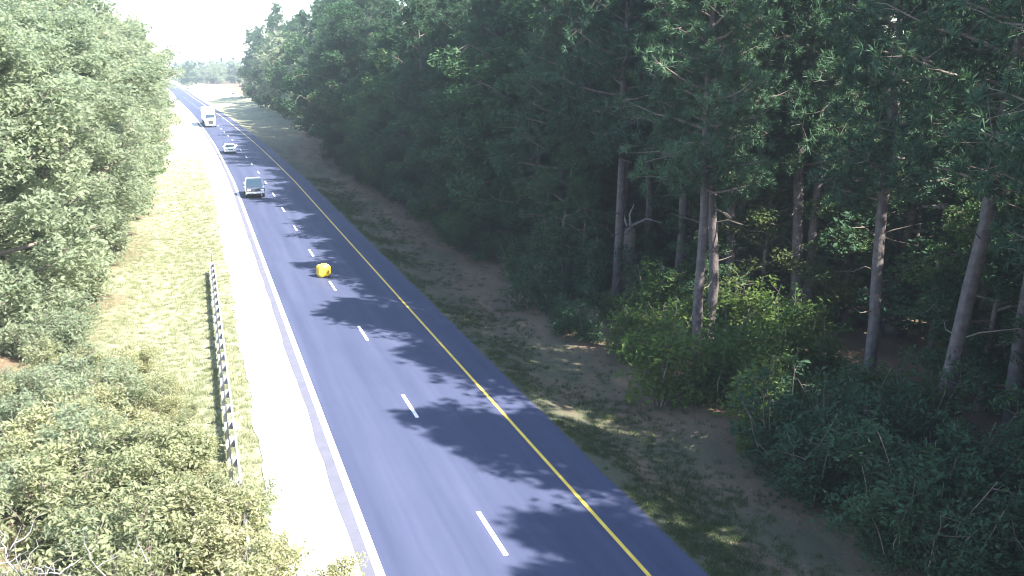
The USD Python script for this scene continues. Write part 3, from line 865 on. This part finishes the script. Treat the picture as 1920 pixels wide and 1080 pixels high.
for x, y_, s, lab in ((-4.7, 26.0, 1.0, 'bare grey dead shrub with forked limbs in the lower left corner'), (-2.6, 25.5, .8, 'smaller grey dead bush right of the corner one')):
    d = thing('dead_shrub', lab, 'dead shrub', (x, y_, float(gz(x, y_)[0])), 30, s)
    obj('branches', dead_branches(r_(int(s * 100)), 2.4, 11, .8), M_DEAD, d, True)

snag = thing('broken_snag', 'broken dead trunk with pale forked branches in the dark right forest', 'dead tree', (24.5, 53.0, float(gz(24.5, 53.0)[0])))
rs = r_(5)
tp = bent((0, 0, -.3), (.03, .02, 1), 4.6, rs, 9, .1)
obj('trunk', MB().add(*tube(tp, np.linspace(.55, .34, 9), 12)).out(), M_BARK, snag, True)
for q in ([(0, -.2, 4.3), (-.5, -.3, 3.9), (-1.1, -.35, 4.0)], [(0, -.1, 4.3), (.9, -.3, 4.7), (1.9, -.4, 4.4)], [(-.3, -.2, 4.3), (-.6, -.25, 5.0), (-.55, -.2, 5.8)], [(-.1, -.2, 4.3), (-.2, -.25, 5.0), (.1, -.2, 5.6)]):
    obj('broken_branch', MB().add(*tube(q, [.09, .06, .03], 6)).out(), M_DEAD, snag, True)
lx, ly = 33.0, 36.8
lz = float(gz(lx, ly)[0])
lg = thing('dead_tree', 'thin dead trunk topped by a pale broken limb lying level, far right', 'dead tree', (lx, ly, lz))
obj('trunk', MB().add(*tube(bent((0, 0, -.3), (.02, .01, 1), 8.0 - lz, r_(9), 8, .05), np.linspace(.2, .13, 8), 9)).out(), M_BARK, lg, True)
obj('broken_limb', MB().add(*tube([(-.9, .5, 7.75 - lz), (-.2, .1, 7.75 - lz), (.5, -.35, 7.72 - lz), (.95, -.7, 7.6 - lz)], [.05, .12, .10, .03], 7)).out(), M_OLDLIMB, lg, True)

# ------------------------------------------------------------------ grass
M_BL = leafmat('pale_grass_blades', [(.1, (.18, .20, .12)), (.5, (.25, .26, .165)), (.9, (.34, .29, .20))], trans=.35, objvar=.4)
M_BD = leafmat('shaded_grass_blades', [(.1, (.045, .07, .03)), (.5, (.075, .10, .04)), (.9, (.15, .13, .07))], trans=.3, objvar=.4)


def tuft(rng, n, h, sp):
    a = rng.uniform(0, 6.28, n); r = rng.uniform(0, sp, n) 
    b = np.c_[np.cos(a) * r, np.sin(a) * r, np.full(n, -.02)]
    d = np.c_[rng.normal(size=(n, 2)) * .45, np.ones(n)]
    hh = h * rng.uniform(.5, 1.2, (n, 1))
    s = np.c_[np.sin(a * 3), np.cos(a * 3), np.zeros(n)] * .011
    v = np.stack([b - s, b + s, b + d * hh], 1).reshape(-1, 3)
    return v, np.arange(3 * n).reshape(-1, 3)


def grass(name, label, blade, pts, seed, h):
    rng = r_(seed)
    pi = UsdGeom.PointInstancer.Define(stage, '/World/' + name)
    tag(pi.GetPrim(), label, 'grass', kind='stuff')
    rel = pi.CreatePrototypesRel()
    for k in range(4):
        m = usdkit.mesh(stage, f'/World/{name}/tuft' + (f'_{k:03d}' if k else ''), tuft(rng, 26, h, .22), blade)
        rel.AddTarget(m.GetPath())
    n = len(pts)
    th = rng.uniform(0, math.pi, n)
    sc = rng.uniform(.5, 1.4, n)
    pi.CreatePositionsAttr(Vt.Vec3fArray.FromNumpy(pts.astype(np.float32)))
    pi.CreateProtoIndicesAttr(Vt.IntArray.FromNumpy(rng.integers(0, 4, n).astype(np.int32)))
    pi.CreateOrientationsAttr(Vt.QuathArray([Gf.Quath(float(math.cos(t)), 0, 0, float(math.sin(t))) for t in th]))
    pi.CreateScalesAttr(Vt.Vec3fArray.FromNumpy(np.stack([sc, sc, sc * rng.uniform(.6, 1.2, n)], 1).astype(np.float32)))


def scatter(n, x0, x1, y0, y1, seed, keep):
    rng = r_(seed)
    yy = y0 + (y1 - y0) * rng.uniform(0, 1, n) ** 1.5
    xx = rng.uniform(x0, x1, n)
    k = keep(xx, yy, rng)
    xx, yy = xx[k], yy[k]
    return np.c_[xx + c_(yy), yy, ground_height(xx, yy)]


grass('verge_grass', 'short pale sunlit grass on the left verge', M_BL,
      scatter(26000, -9, 1.62, 24, 170, 7, lambda x, y, r: r.uniform(0, 1, len(x)) < np.clip((165 - y) / 90, 0, 1) * np.clip(1.15 - np.abs(x + 2) / 9, .1, 1) * (.35 + 1.1 * meshkit.fbm(np.stack([x * .4, y * .2, x * 0], -1), 3, 3))), 17, .16)
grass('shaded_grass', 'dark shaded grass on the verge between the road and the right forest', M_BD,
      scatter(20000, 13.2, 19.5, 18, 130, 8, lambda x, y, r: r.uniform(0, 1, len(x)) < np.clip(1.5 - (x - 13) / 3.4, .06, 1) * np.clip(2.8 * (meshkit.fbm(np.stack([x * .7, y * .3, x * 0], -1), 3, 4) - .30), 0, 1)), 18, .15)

# ------------------------------------------------------------------ haze
if HAZE > 0:
    hz = usdkit.material(stage, '/World/Looks/summer_haze', {'v': ('principled_volume', {'color': (.80, .90, 1.0), 'density': HAZE, 'anisotropy': .25})}, [], volume='v.volume')
    hb = usdkit.mesh(stage, '/World/haze', box((0, 1000, 13.5), (5600, 7000, 33)), hz)
    tag(hb.GetPrim(), 'thin pale daylight haze over the far road', 'haze', kind='stuff')
